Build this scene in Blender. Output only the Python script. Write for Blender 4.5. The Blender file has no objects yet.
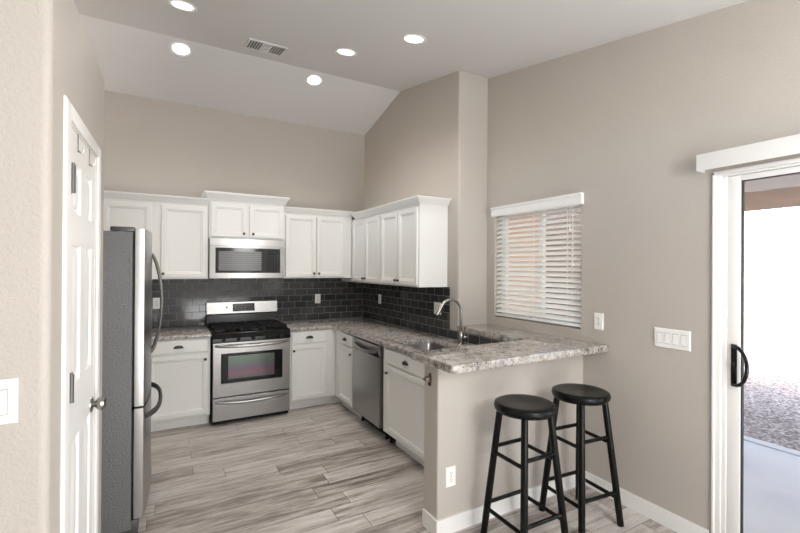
import bpy, bmesh, math, random
from mathutils import Vector, Matrix
random.seed(4)
S = bpy.context.scene
COL = S.collection
PI = math.pi
R = math.radians

# ---------------------------------------------------------------- camera, world, lights, exposure
CAMZ, YAW, PITCH, ROLL = 1.5753, 0.51404, 0.00297, 0.00594
F = Vector((math.sin(YAW)*math.cos(PITCH), math.cos(YAW)*math.cos(PITCH), math.sin(PITCH)))
r0 = Vector((math.cos(YAW), -math.sin(YAW), 0)); u0 = r0.cross(F)
rr = math.cos(ROLL)*r0 + math.sin(ROLL)*u0
uu = -math.sin(ROLL)*r0 + math.cos(ROLL)*u0
cam = bpy.data.cameras.new('camera'); camo = bpy.data.objects.new('camera', cam); COL.objects.link(camo)
cam.sensor_width = 36; cam.lens = 423.91/800*36; cam.clip_start = 0.02
camo.matrix_world = Matrix(((rr.x, uu.x, -F.x, 0), (rr.y, uu.y, -F.y, 0), (rr.z, uu.z, -F.z, CAMZ), (0, 0, 0, 1)))
S.camera = camo

S.view_settings.view_transform = 'Standard'; S.view_settings.look = 'None'
S.view_settings.gamma = 1; S.view_settings.use_curve_mapping = False
S.view_settings.exposure = 0.0

w = bpy.data.worlds.new('world'); S.world = w; w.use_nodes = True
nt = w.node_tree; bg = nt.nodes['Background']
sky = nt.nodes.new('ShaderNodeTexSky'); sky.sky_type = 'NISHITA'; sky.sun_disc = False
sky.sun_elevation = R(56); sky.sun_rotation = R(240); sky.dust_density = 3.0
nt.links.new(sky.outputs[0], bg.inputs[0]); bg.inputs[1].default_value = 2.0

def light(name, kind, loc, energy, color=(1, 1, 1), target=None, **kw):
    d = bpy.data.lights.new(name, kind); d.energy = energy; d.color = color
    for k, v in kw.items(): setattr(d, k, v)
    o = bpy.data.objects.new(name, d); COL.objects.link(o); o.location = loc
    if target is not None:
        o.rotation_euler = (Vector(target)-Vector(loc)).to_track_quat('-Z', 'Y').to_euler()
    return o
light('sun', 'SUN', (0, 0, 10), 12.0, (1, .95, .87), (7.3, 2.5, 2), angle=R(0.6))
light('rear_fill_area', 'AREA', (0.6, -3.9, 1.4), 30, (.96, .985, 1), (0.9, 4, 1.6), shape='RECTANGLE', size=5.6, size_y=2.5)  # added frontal fill inside the closed rear wall, no window modelled there
light('left_fill_area', 'AREA', (-3.9, -2.7, 1.45), 30, (.95, .98, 1), (2.6, 0.6, 1.5), shape='RECTANGLE', size=2.6, size_y=2.2)  # added soft fill from the left, the wall has no opening
light('rear_fill_point', 'POINT', (1.6, -1.0, 2.05), 165, (.965, .985, 1), shadow_soft_size=.5)  # unseen point fill added behind the camera, no hanging lamp exists
light('upward_fill_area', 'AREA', (1.6, -1.6, .2), 150, (.97, .985, 1), (1.6, -0.9, 3), shape='RECTANGLE', size=2.0, size_y=3.0)  # added upward fill to lift the ceiling, no sun reaches this floor

# ---------------------------------------------------------------- materials
def new_mat(name):
    m = bpy.data.materials.new(name); m.use_nodes = True
    return m, m.node_tree, m.node_tree.nodes['Principled BSDF']
def srgb(r, g, b):
    f = lambda c: (c/255/12.92) if c/255 <= .04045 else ((c/255+.055)/1.055)**2.4
    return (f(r), f(g), f(b), 1)
def N(nt, t, **kw):
    n = nt.nodes.new('ShaderNode'+t)
    for k, v in kw.items(): setattr(n, k, v)
    return n
def L(nt, a, b): nt.links.new(a, b)
def math_node(nt, op, a, b=None, c=None):
    n = N(nt, 'Math', operation=op)
    for i, v in enumerate((a, b, c)):
        if v is None: continue
        if isinstance(v, (int, float)): n.inputs[i].default_value = v
        else: L(nt, v, n.inputs[i])
    return n.outputs[0]
def ramp(nt, fac, stops):
    n = N(nt, 'ValToRGB'); el = n.color_ramp.elements
    while len(el) < len(stops): el.new(.5)
    for e, (p, c) in zip(el, stops): e.position = p; e.color = c
    L(nt, fac, n.inputs[0]); return n.outputs[0]
def objcoord(nt): return N(nt, 'TexCoord').outputs['Object']
def noise(nt, vec, scale, detail=3, rough=.5):
    n = N(nt, 'TexNoise'); n.inputs['Scale'].default_value = scale; n.inputs['Detail'].default_value = detail
    n.inputs['Roughness'].default_value = rough
    if vec is not None: L(nt, vec, n.inputs['Vector'])
    return n.outputs['Fac']
def mapping(nt, vec, scale):
    n = N(nt, 'Mapping'); n.inputs['Scale'].default_value = scale; L(nt, vec, n.inputs[0]); return n.outputs[0]
def bump(nt, p, h, strength, dist):
    n = N(nt, 'Bump'); n.inputs['Strength'].default_value = strength; n.inputs['Distance'].default_value = dist
    L(nt, h, n.inputs['Height']); L(nt, n.outputs[0], p.inputs['Normal'])
def simple(name, col, rough=.5, metal=0, spec=.5, coat=0, nscale=0, nstr=0, ndist=.002, var=0):
    m, nt, p = new_mat(name)
    p.inputs['Base Color'].default_value = col; p.inputs['Roughness'].default_value = rough
    p.inputs['Metallic'].default_value = metal; p.inputs['Specular IOR Level'].default_value = spec
    p.inputs['Coat Weight'].default_value = coat
    oc = objcoord(nt)
    if var:
        f = noise(nt, oc, 2.5, 4)
        c2 = tuple(max(0, c*(1-var)) for c in col[:3])+(1,)
        c3 = tuple(min(1, c*(1+var)) for c in col[:3])+(1,)
        L(nt, ramp(nt, f, [(.3, c2), (.7, c3)]), p.inputs['Base Color'])
    if nscale: bump(nt, p, noise(nt, oc, nscale, 3), nstr, ndist)
    return m
def mix_color(nt, fac, a, b, blend='MIX'):
    n = N(nt, 'Mix', data_type='RGBA', blend_type=blend)
    for i, v in ((0, fac), (6, a), (7, b)):
        if isinstance(v, (int, float)): n.inputs[i].default_value = v
        elif isinstance(v, tuple): n.inputs[i].default_value = v
        else: L(nt, v, n.inputs[i])
    return n.outputs[2]

M = {}
M['wall'] = simple('wall_paint', srgb(185, 178, 170), .5, spec=.4, nscale=105, nstr=.55, ndist=.004, var=.015)
M['ceiling'] = simple('ceiling_paint', srgb(216, 214, 212), .75, spec=.2, nscale=110, nstr=.25, ndist=.002)
M['white'] = simple('white_cabinet_paint', srgb(232, 231, 227), .32, spec=.5, nscale=30, nstr=.03)
M['trim'] = simple('white_trim_paint', srgb(236, 234, 231), .35)
M['plastic'] = simple('white_plastic', srgb(240, 239, 235), .3)
M['gapshade'] = simple('shaded_gap_grey', srgb(176, 173, 168), .5)  # grey paints the shaded gap around the switch rockers
M['slot'] = simple('dark_slot', srgb(70, 66, 62), .6)
M['black'] = simple('black_enamel', (.006, .006, .0065, 1), .16, spec=.3)
M['blackmatte'] = simple('black_cast_iron', (.009, .009, .009, 1), .5, spec=.2, nscale=300, nstr=.2)
M['blackwood'] = simple('black_lacquered_wood', (.004, .0038, .0036, 1), .26, spec=.2, nscale=60, nstr=.05)
M['rubber'] = simple('dark_rubber', (.02, .02, .02, 1), .7)
M['bronze'] = simple('dark_bronze_metal', (.06, .05, .045, 1), .3, metal=.9)
M['nickel'] = simple('brushed_nickel', (.36, .345, .325, 1), .26, metal=1)
M['copper'] = simple('aged_copper_metal', (.17, .135, .12, 1), .35, metal=1)
M['darkgrey'] = simple('dark_grey_metal', srgb(92, 92, 92), .4, metal=.6)
def steel(name, col, rough, stretch):
    m, nt, p = new_mat(name)
    p.inputs['Metallic'].default_value = 1
    oc = objcoord(nt); f = noise(nt, mapping(nt, oc, stretch), 6, 4)
    L(nt, ramp(nt, f, [(.25, tuple(c*.9 for c in col)+(1,)), (.75, tuple(min(1, c*1.05) for c in col)+(1,))]), p.inputs['Base Color'])
    L(nt, math_node(nt, 'MULTIPLY_ADD', f, .12, rough-.06), p.inputs['Roughness'])
    bump(nt, p, f, .03, .001)
    return m
M['steel'] = steel('stainless_steel', (.34, .33, .32), .30, (2, 2, 120))
M['steelv'] = steel('stainless_steel_upright_grain', (.40, .392, .383), .30, (90, 90, 1.5))
M['sinksteel'] = steel('satin_sink_steel', (.30, .29, .285), .30, (2, 90, 2))
# fridge side: pebbled grey paint
m, nt, p = new_mat('pebbled_grey_fridge_paint'); oc = objcoord(nt)
p.inputs['Base Color'].default_value = srgb(124, 124, 124); p.inputs['Metallic'].default_value = .25; p.inputs['Roughness'].default_value = .30
bump(nt, p, noise(nt, oc, 95, 3, .6), 1.0, .009); M['fridge_side'] = m
# glass
m, nt, p = new_mat('clear_glass'); p.inputs['Base Color'].default_value = (1, 1, 1, 1); p.inputs['Roughness'].default_value = 0
tr = N(nt, 'BsdfTransparent'); gl = N(nt, 'BsdfGlossy'); gl.inputs['Roughness'].default_value = .01
fr = N(nt, 'Fresnel'); fr.inputs[0].default_value = 1.35; mx = N(nt, 'MixShader')
sc_ = math_node(nt, 'MULTIPLY', fr.outputs[0], .6)
L(nt, sc_, mx.inputs[0]); L(nt, tr.outputs[0], mx.inputs[1]); L(nt, gl.outputs[0], mx.inputs[2])
tr.inputs[0].default_value = (.97, .98, .97, 1)
L(nt, mx.outputs[0], nt.nodes['Material Output'].inputs[0]); M['glass'] = m
# oven glass
M['ovenglass'] = simple('black_oven_glass', (.006, .006, .007, 1), .12, spec=.4)
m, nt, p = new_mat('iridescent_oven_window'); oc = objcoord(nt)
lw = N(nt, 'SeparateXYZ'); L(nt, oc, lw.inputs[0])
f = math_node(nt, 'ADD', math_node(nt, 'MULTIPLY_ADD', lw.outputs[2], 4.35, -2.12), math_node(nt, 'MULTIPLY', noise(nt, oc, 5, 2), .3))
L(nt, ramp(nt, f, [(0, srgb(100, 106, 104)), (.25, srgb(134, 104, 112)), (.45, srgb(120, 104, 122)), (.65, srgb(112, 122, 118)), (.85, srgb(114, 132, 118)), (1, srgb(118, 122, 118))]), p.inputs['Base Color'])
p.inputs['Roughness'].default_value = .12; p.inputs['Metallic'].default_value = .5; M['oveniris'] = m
m, nt, p = new_mat('microwave_mesh_window'); oc = objcoord(nt)
wv = N(nt, 'TexWave', wave_type='BANDS', bands_direction='Z'); wv.inputs['Scale'].default_value = 14; L(nt, oc, wv.inputs[0])
L(nt, ramp(nt, wv.outputs['Fac'], [(0, srgb(88, 88, 88)), (1, srgb(120, 121, 120))]), p.inputs['Base Color'])
p.inputs['Roughness'].default_value = .3; M['mwwindow'] = m
# lamp disc
def emit(name, col, s):
    m, nt, p = new_mat(name); p.inputs['Emission Color'].default_value = col; p.inputs['Emission Strength'].default_value = s
    p.inputs['Base Color'].default_value = (.9, .9, .9, 1); return m
M['lamp'] = emit('glowing_lamp_lens', (1, .97, .92, 1), 6)
# granite
m, nt, p = new_mat('speckled_grey_granite'); oc = objcoord(nt)
n1 = noise(nt, mapping(nt, oc, (1, .8, 1)), 26, 8, .75); n2 = noise(nt, oc, 78, 3, .6); n3 = noise(nt, mapping(nt, oc, (.7, 2.0, 1)), 6.5, 7, .72)
base = ramp(nt, n1, [(.30, srgb(98, 90, 84)), (.45, srgb(158, 151, 145)), (.60, srgb(204, 199, 193)), (.75, srgb(128, 118, 110))])
sp = ramp(nt, n2, [(.37, (.02, .02, .02, 1)), (.43, (1, 1, 1, 1))])
blot = ramp(nt, n3, [(.33, (.12, .11, .11, 1)), (.40, (.75, .74, .73, 1)), (.55, (1, 1, 1, 1))])
c = mix_color(nt, .85, base, sp, 'MULTIPLY'); c = mix_color(nt, .8, c, blot, 'MULTIPLY')
L(nt, c, p.inputs['Base Color']); p.inputs['Roughness'].default_value = .06; p.inputs['Specular IOR Level'].default_value = .65; M['granite'] = m
# tile
def tile(name, ax):
    m, nt, p = new_mat(name); oc = objcoord(nt); s = N(nt, 'SeparateXYZ'); L(nt, oc, s.inputs[0])
    cb = N(nt, 'CombineXYZ'); L(nt, s.outputs[ax], cb.inputs[0]); L(nt, math_node(nt, 'ADD', s.outputs[2], -.915+.0785*4), cb.inputs[1])
    b = N(nt, 'TexBrick'); b.offset = .5; b.squash = 1
    L(nt, cb.outputs[0], b.inputs['Vector'])
    for k, v in (('Scale', 1), ('Mortar Size', .0022), ('Mortar Smooth', .3), ('Bias', 0), ('Brick Width', .152), ('Row Height', .0785)): b.inputs[k].default_value = v
    b.inputs['Color1'].default_value = srgb(50, 51, 52); b.inputs['Color2'].default_value = srgb(66, 66, 65); b.inputs['Mortar'].default_value = srgb(150, 147, 142)
    L(nt, b.outputs['Color'], p.inputs['Base Color'])
    L(nt, math_node(nt, 'MULTIPLY_ADD', b.outputs['Fac'], .6, .09), p.inputs['Roughness'])
    h = math_node(nt, 'ADD', math_node(nt, 'MULTIPLY', b.outputs['Fac'], -1), math_node(nt, 'MULTIPLY', noise(nt, oc, 12, 2), .35))
    bump(nt, p, h, .5, .003); return m
M['tile_x'] = tile('charcoal_subway_tile_a', 0); M['tile_y'] = tile('charcoal_subway_tile_b', 1)
# floor planks
m, nt, p = new_mat('grey_wood_look_planks'); oc = objcoord(nt); s = N(nt, 'SeparateXYZ'); L(nt, oc, s.inputs[0])
PWD, PLN = .155, 1.15
v = math_node(nt, 'DIVIDE', s.outputs[1], PWD); row = math_node(nt, 'FLOOR', v); fv = math_node(nt, 'FRACT', v)
wn = N(nt, 'TexWhiteNoise', noise_dimensions='1D'); L(nt, row, wn.inputs['W'])
uq = math_node(nt, 'ADD', math_node(nt, 'DIVIDE', s.outputs[0], PLN), math_node(nt, 'MULTIPLY', wn.outputs['Value'], 7.3))
cl = math_node(nt, 'FLOOR', uq); fu = math_node(nt, 'FRACT', uq)
cb = N(nt, 'CombineXYZ'); L(nt, row, cb.inputs[0]); L(nt, cl, cb.inputs[1])
wn2 = N(nt, 'TexWhiteNoise', noise_dimensions='2D'); L(nt, cb.outputs[0], wn2.inputs['Vector'])
g = N(nt, 'CombineXYZ'); L(nt, math_node(nt, 'MULTIPLY_ADD', wn2.outputs['Value'], 40, s.outputs[0]), g.inputs[0]); L(nt, math_node(nt, 'MULTIPLY', s.outputs[1], 9), g.inputs[1]); L(nt, math_node(nt, 'MULTIPLY', wn2.outputs['Value'], 9), g.inputs[2])
n1 = noise(nt, g.outputs[0], 2.6, 8, .68); n2 = noise(nt, mapping(nt, g.outputs[0], (1.5, 3.5, 1)), 9, 5, .65)
n4 = noise(nt, mapping(nt, g.outputs[0], (.6, .45, 1)), 5, 6, .7)
t = math_node(nt, 'ADD', math_node(nt, 'MULTIPLY', n1, .8), math_node(nt, 'MULTIPLY', wn2.outputs['Value'], .16))
t = math_node(nt, 'ADD', t, math_node(nt, 'MULTIPLY', n2, .32)); t = math_node(nt, 'ADD', t, math_node(nt, 'MULTIPLY', n4, .25))
c = ramp(nt, t, [(.56, srgb(112, 102, 95)), (.66, srgb(146, 136, 129)), (.76, srgb(182, 174, 167)), (.92, srgb(210, 204, 199))])
e1 = math_node(nt, 'MINIMUM', fv, math_node(nt, 'SUBTRACT', 1, fv)); e2 = math_node(nt, 'MINIMUM', fu, math_node(nt, 'SUBTRACT', 1, fu))
e1 = math_node(nt, 'MULTIPLY', e1, PWD); e2 = math_node(nt, 'MULTIPLY', e2, PLN)
seam = math_node(nt, 'LESS_THAN', math_node(nt, 'MINIMUM', e1, e2), .0016)
c = mix_color(nt, math_node(nt, 'MULTIPLY', seam, .85), c, srgb(64, 56, 52))
L(nt, c, p.inputs['Base Color']); L(nt, math_node(nt, 'MULTIPLY_ADD', n2, .2, .30), p.inputs['Roughness'])
bump(nt, p, math_node(nt, 'SUBTRACT', math_node(nt, 'MULTIPLY', n2, .4), seam), .25, .002); M['floor'] = m
# outdoors
M['concrete'] = simple('patio_concrete', srgb(206, 201, 194), .8, nscale=60, nstr=.2, var=.06)
m, nt, p = new_mat('brown_gravel'); oc = objcoord(nt)
vo = N(nt, 'TexVoronoi'); vo.inputs['Scale'].default_value = 42; L(nt, oc, vo.inputs['Vector'])
sx = N(nt, 'SeparateColor'); L(nt, vo.outputs['Color'], sx.inputs[0])
L(nt, ramp(nt, sx.outputs[0], [(0, srgb(92, 78, 70)), (.5, srgb(150, 134, 124)), (1, srgb(196, 184, 174))]), p.inputs['Base Color'])
p.inputs['Roughness'].default_value = .9; bump(nt, p, math_node(nt, 'SUBTRACT', 1, vo.outputs['Distance']), 1, .03); M['gravel'] = m
M['stucco'] = simple('pale_stucco', srgb(226, 214, 200), .9, nscale=40, nstr=.4, ndist=.006)
M['peach'] = simple('peach_stucco', srgb(222, 190, 165), .9, nscale=40, nstr=.4, ndist=.006)
M['fence'] = simple('dark_brown_fence', srgb(74, 60, 52), .8, var=.2)
M['patiowood'] = simple('brown_patio_ceiling', srgb(112, 84, 66), .7, var=.25)

# ---------------------------------------------------------------- mesh builder
class MB:
    def __init__(s): s.bm = bmesh.new()
    def _merge(s, t, mat=None):
        if mat is not None: bmesh.ops.transform(t, matrix=mat, verts=t.verts)
        me = bpy.data.meshes.new('tmp'); t.to_mesh(me); t.free(); s.bm.from_mesh(me); bpy.data.meshes.remove(me)
    def box(s, x0, x1, y0, y1, z0, z1, bev=0, seg=2, mat=None):
        t = bmesh.new(); bmesh.ops.create_cube(t, size=1)
        for v in t.verts: v.co = Vector(((x0+x1)/2+v.co.x*(x1-x0), (y0+y1)/2+v.co.y*(y1-y0), (z0+z1)/2+v.co.z*(z1-z0)))
        if bev:
            bev = min(bev, .45*min(abs(x1-x0), abs(y1-y0), abs(z1-z0)))
            bmesh.ops.bevel(t, geom=t.edges[:], offset=bev, segments=seg, profile=.5, affect='EDGES')
        s._merge(t, mat); return s
    def prism(s, pts, a0, a1, axis='z', bev=0):
        # pts in plan; axis z: (x,y); axis x: (y,z); axis y: (x,z)
        t = bmesh.new()
        def P(p, a): return {'z': (p[0], p[1], a), 'x': (a, p[0], p[1]), 'y': (p[0], a, p[1])}[axis]
        lo = [t.verts.new(P(p, a0)) for p in pts]; hi = [t.verts.new(P(p, a1)) for p in pts]
        n = len(pts); t.faces.new(lo); t.faces.new(hi[::-1])
        for i in range(n): t.faces.new((lo[i], hi[i], hi[(i+1) % n], lo[(i+1) % n]))
        bmesh.ops.recalc_face_normals(t, faces=t.faces)
        if bev: bmesh.ops.bevel(t, geom=t.edges[:], offset=bev, segments=2, profile=.5, affect='EDGES')
        s._merge(t); return s
    def loops(s, L_, cap=True, capback=True):
        vs = [[s.bm.verts.new(p) for p in l] for l in L_]
        fs = []
        for a, b in zip(vs, vs[1:]):
            n = len(a)
            for i in range(n): fs.append(s.bm.faces.new((a[i], a[(i+1) % n], b[(i+1) % n], b[i])))
        if cap: fs.append(s.bm.faces.new(vs[-1]))
        if capback: fs.append(s.bm.faces.new(vs[0][::-1]))
        bmesh.ops.recalc_face_normals(s.bm, faces=fs); return s
    def panel(s, x0, x1, z0, z1, prof, cap=True, capback=True):
        # concentric rectangles, prof = [(inset, y), ...]
        return s.loops([[(x0+i, y, z0+i), (x1-i, y, z0+i), (x1-i, y, z1-i), (x0+i, y, z1-i)] for i, y in prof], cap, capback)
    def lathe(s, prof, c=(0, 0, 0), axis='z', seg=32, cap=True):
        c = Vector(c); Lp = []
        for r_, h in prof:
            l = []
            for k in range(seg):
                a = 2*PI*k/seg; x, y = r_*math.cos(a), r_*math.sin(a)
                l.append(c+Vector({'z': (x, y, h), 'y': (x, h, y), 'x': (h, x, y)}[axis]))
            Lp.append(l)
        return s.loops(Lp, cap, cap)
    def tube(s, pts, r, seg=12, flat=None, caps=True):
        pts = [Vector(p) for p in pts]; n = len(pts)
        T = [(pts[min(i+1, n-1)]-pts[max(i-1, 0)]).normalized() for i in range(n)]
        up = Vector((0, 0, 1)) if abs(T[0].z) < .9 else Vector((1, 0, 0))
        nrm = (up-T[0]*up.dot(T[0])).normalized(); Lp = []
        for i in range(n):
            if i: nrm = (nrm-T[i]*nrm.dot(T[i])).normalized()
            b = T[i].cross(nrm); ri = r[i] if isinstance(r, (list, tuple)) else r
            fa = flat or (1, 1)
            Lp.append([pts[i]+nrm*math.cos(2*PI*k/seg)*ri*fa[0]+b*math.sin(2*PI*k/seg)*ri*fa[1] for k in range(seg)])
        return s.loops(Lp, caps, caps)
    def build(s, name, mat, parent=None, smooth=35):
        me = bpy.data.meshes.new(name); s.bm.to_mesh(me); s.bm.free()
        me.materials.append(M[mat] if isinstance(mat, str) else mat)
        if smooth:
            me.shade_smooth(); me.set_sharp_from_angle(angle=R(smooth))
        o = bpy.data.objects.new(name, me); COL.objects.link(o)
        if parent is not None: o.parent = parent
        return o
def tag(o, label=None, cat=None, group=None, kind=None):
    if label: o['label'] = label
    if cat: o['category'] = cat
    if group: o['group'] = group
    if kind: o['kind'] = kind
    return o
def thing(name, label, cat, loc=(0, 0, 0), rz=0, group=None, kind=None):
    o = bpy.data.objects.new(name, None); COL.objects.link(o); o.location = loc; o.rotation_euler = (0, 0, rz)
    o.empty_display_size = .1
    return tag(o, label, cat, group, kind)
def struct(o, label, cat='wall'): return tag(o, label, cat, kind='structure')
def copy_tree(o, parent=None):
    c = o.copy(); COL.objects.link(c)
    if parent is not None: c.parent = parent
    for ch in [x for x in bpy.data.objects if x.parent == o]: copy_tree(ch, c)
    return c
def arc(cx, cy, r, a0, a1, n=6): return [(cx+r*math.cos(R(a0+(a1-a0)*i/n)), cy+r*math.sin(R(a0+(a1-a0)*i/n))) for i in range(n+1)]
def lerp(a, b, t): return a+(b-a)*t

# ---------------------------------------------------------------- setting
YB, K, RX, YE, PY, PYB = 5.197, 2.378, 2.715, 3.121, 2.055, 2.2
ZR, YR, Z_BACK, SLF = 3.594, 4.224, 3.351, .185
struct(MB().box(-4.2, 2.86, -4.2, 5.35, -.1, 0).build('floor', 'floor', smooth=0), 'grey wood-look plank floor running through the kitchen', 'floor')
zf = ZR-SLF*(YR-.4)
b = MB(); pts = [(5.36, Z_BACK-(5.36-YB)*.25), (YR, ZR), (.4, zf), (-4.2, zf), (-4.2, zf+.12), (.4, zf+.12), (YR, ZR+.12), (5.36, Z_BACK-(5.36-YB)*.25+.12)]
b.prism(pts, -4.2, 2.88, 'x'); struct(b.build('ceiling', 'ceiling', smooth=0), 'pale vaulted ceiling with a ridge above the kitchen', 'ceiling')
struct(MB().box(-4.2, 2.865, YB, 5.36, 0, 3.42).build('wall_back', 'wall', smooth=0), 'taupe back wall above the white cabinets')
b = MB(); b.prism([(2.865, YE), (2.865, YB-.001), (K, YB-.001)]+arc(K+.02, YE+.02, .02, 180, 270), 0, 3.66)
struct(b.build('wall_kitchen_right', 'wall'), 'taupe kitchen side wall ending at a rounded corner beside the window')
# right wall with window and door openings
WY0, WY1, WZ0, WZ1 = 2.075, 3.012, 1.125, 2.12
DY0, DY1, DZ1 = -.62, 1.217, 2.125
b = MB()
def wz(y): return zf+.05 if y < .4 else ZR-SLF*(YR-y)+.05
def wallp(y0, y1, z0=0, z1=None):
    b.prism([(y0, z0), (y1, z0), (y1, z1 or wz(y1)), (y0, z1 or wz(y0))], RX, 2.865, 'x')
wallp(-4.2, DY0); wallp(DY0, DY1, DZ1); wallp(DY1, WY0); wallp(WY0, WY1, 0, WZ0); wallp(WY0, WY1, WZ1); wallp(WY1, YE-.0005)
struct(b.build('wall_right', 'wall', smooth=0), 'greige right wall holding the blind window and the sliding door')
# pantry wall
th = R(1.5); P0 = Vector((-.2616, 1.470, 0)); sd = Vector((math.sin(th), math.cos(th), 0)); nd = Vector((math.cos(th), -math.sin(th), 0))
def pw(s, off): v = P0+sd*s+nd*off; return (v.x, v.y)
SL, DS0, DS1, DTOP = .985, .212, .745, 2.045
corner = [pw(.024-.024*math.sin(R(a)), -.024+.024*math.cos(R(a))) for a in (90, 72, 54, 36, 18, 0)]
ecorner = [pw(SL-.024+.024*math.sin(R(a)), -.024+.024*math.cos(R(a))) for a in (0, 18, 36, 54, 72, 90)]
outer = [(-4.2, 1.470)]+corner; end = ecorner+[(-4.2, pw(SL, 0)[1])]
b = MB(); b.prism(outer+[pw(DS0, 0), pw(DS0, -.09), pw(DS1, -.09), pw(DS1, 0)]+end, 0, DTOP).prism(outer+end, DTOP, 2.445)
struct(b.build('wall_pantry', 'wall'), 'pale textured foreground wall on the left with the pantry door')
struct(MB().box(-1.05, -.92, 2.52, YB-.001, 0, 2.445).build('wall_left', 'wall', smooth=0), 'taupe wall behind the refrigerator')
struct(MB().box(-4.2, 2.86, -4.34, -4.2, 0, 3.1).build('wall_rear', 'wall', smooth=0), 'taupe rear wall behind the viewer')
struct(MB().box(-4.34, -4.2, -4.2, 1.47, 0, 3.1).build('wall_great_room', 'wall', smooth=0), 'taupe wall of the room behind the viewer')
# pony wall
PX0 = 1.421
b = MB(); b.prism([(RX-.001, PYB), (PX0, PYB)]+arc(PX0+.012, PY+.012, .012, 180, 270)+[(RX-.001, PY)], 0, 1.0)
struct(b.build('wall_peninsula', 'wall'), 'pale half wall under the raised granite breakfast bar')
# ledge wall under the window ledge
struct(MB().box(K+.001, RX-.001, PYB+.001, YE-.001, 0, 1.0).build('wall_ledge', 'wall', smooth=0), 'low wall under the granite ledge below the window')
# baseboards
def bb(name, pts, h, label, mat='trim'):
    # pts: plan polyline of the wall face, thickness to the left normal given as closed polygon
    b = MB(); b.prism(pts, 0, h); return struct(b.build(name, mat, smooth=0), label, 'baseboard')
T = .014; BH = .098
bb('baseboard_peninsula', [(PX0-T, PYB-.004), (PX0-T, PY-T), (RX-T-.001, PY-T), (RX-T-.001, PY-.0005), (PX0-.0005, PY-.0005), (PX0-.0005, PYB-.004)], BH, 'white baseboard wrapping the half wall')
bb('baseboard_right', [(RX-T, DY1+.012), (RX-.0005, DY1+.012), (RX-.0005, PY-.0006), (RX-T, PY-.0006)], BH, 'white baseboard along the right wall')
bb('baseboard_pantry', [pw(.808, .0005), pw(.808, T), pw(SL+T, T), pw(SL+T, -.3), pw(SL+.0005, -.3), pw(SL+.0005, .0005)], BH, 'white baseboard past the pantry door')
bb('baseboard_left', [(-4, 1.4695), (-.27, 1.4695), (-.27, 1.4695-T), (-4, 1.4695-T)], BH, 'white baseboard on the foreground wall')

# backsplash
TT = .008
bz0, bz1 = .9155, 1.445
b = MB(); b.box(-.30, K-.0005, YB-TT, YB-.0005, bz0, bz1)
struct(b.build('trim_1', 'tile_x', smooth=0), 'charcoal subway tile backsplash on the back wall', 'tile backsplash')
b = MB(); b.prism([(3.25, bz0), (YB-TT-.0005, bz0), (YB-TT-.0005, 1.394), (3.25, 1.394)], K-TT, K-.0005, 'x')
struct(b.build('trim_2', 'tile_y', smooth=0), 'charcoal subway tile backsplash on the side wall by the sink', 'tile backsplash')
b = MB(); b.box(K-TT, K-.0005, PYB+TT+.001, 3.2495, bz0, .9995)
struct(b.build('trim_3', 'tile_y', smooth=0), 'low strip of charcoal tile under the granite ledge behind the faucet', 'tile backsplash')
b = MB(); b.box(1.70, K-TT-.001, PYB+.0005, PYB+TT, bz0, .9995)
struct(b.build('trim_4', 'tile_x', smooth=0), 'charcoal tile facing the sink on the back of the half wall', 'tile backsplash')

# pantry door
rzp = R(90)-th
dt = thing('door_1', 'white six-panel pantry door in the foreground left wall', 'door', P0, rzp, kind='structure')
def six_panel(x0, x1, z0, z1, cols, rows):
    b = MB(); d0, d1 = .002, .040
    xs = sorted({x0, x1}.union(*[set(c) for c in cols])); zs = sorted({z0, z1}.union(*[set(r_) for r_ in rows]))
    for i in range(len(xs)-1):
        for j in range(len(zs)-1):
            a, c, e, f = xs[i], xs[i+1], zs[j], zs[j+1]
            if (a, c) in cols and (e, f) in rows:
                b.panel(a, c, e, f, [(0, d0), (.008, d0+.009), (.018, d0+.010), (.040, d0+.002)], capback=False)
            else: b.bm.faces.new([b.bm.verts.new(p) for p in ((a, d0, e), (c, d0, e), (c, d0, f), (a, d0, f))])
    b.panel(x0, x1, z0, z1, [(0, d0), (0, d1)], capback=False)
    bmesh.ops.remove_doubles(b.bm, verts=b.bm.verts, dist=1e-5); bmesh.ops.recalc_face_normals(b.bm, faces=b.bm.faces)
    return b
PD0, PD1 = .232, .735
six_panel(PD0, PD1, .012, 2.03, [(.300, .432), (.528, .656)], [(.20, .98), (1.17, 1.645), (1.755, 1.925)]).build('door_panel', 'trim', dt, 25)
b = MB()
for (x0, x1) in ((DS0+.0005, PD0-.003), (PD1+.003, DS1-.0005)): b.box(x0, x1, 0, .0895, 0, DTOP-.0005)
b.box(DS0+.0005, DS1-.0005, 0, .0895, 2.033, DTOP-.0005); b.build('door_jamb', 'trim', dt, 0)
for zc in (.27, 1.18, 1.855):
    h = MB().tube([(PD0+.004, -.008, zc-.045), (PD0+.004, -.008, zc+.045)], .0075, 10).box(PD0+.004, PD0+.036, -.0005, .0015, zc-.045, zc+.045).build('hinge', 'darkgrey', dt)
    MB().tube([(PD0+.004, -.008, zc+.0455), (PD0+.004, -.008, zc+.052)], .0045, 8).build('hinge_pin', 'darkgrey', h)
k = MB().lathe([(.0, -.052), (.016, -.051), (.026, -.044), (.029, -.034), (.024, -.022), (.012, -.012), (.010, -.006), (.011, -.004)], (.675, 0, 1.005), 'y', 28).build('door_knob', 'nickel', dt)
MB().lathe([(.0, -.006), (.020, -.0058), (.031, -.002), (.032, .0018)], (.675, 0, 1.005), 'y', 28).build('rosette', 'nickel', k)
b = MB()
cz = 2.088
for pr_ in ((.137, .205), (.748, .806)): b.panel(pr_[0], pr_[1], 0, cz, [(0, -.0005), (0, -.006), (.006, -.010), (.020, -.010), (.028, -.007)])
b.box(.205, .748, -.009, -.0005, 2.040, cz-.0005, .003)
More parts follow.
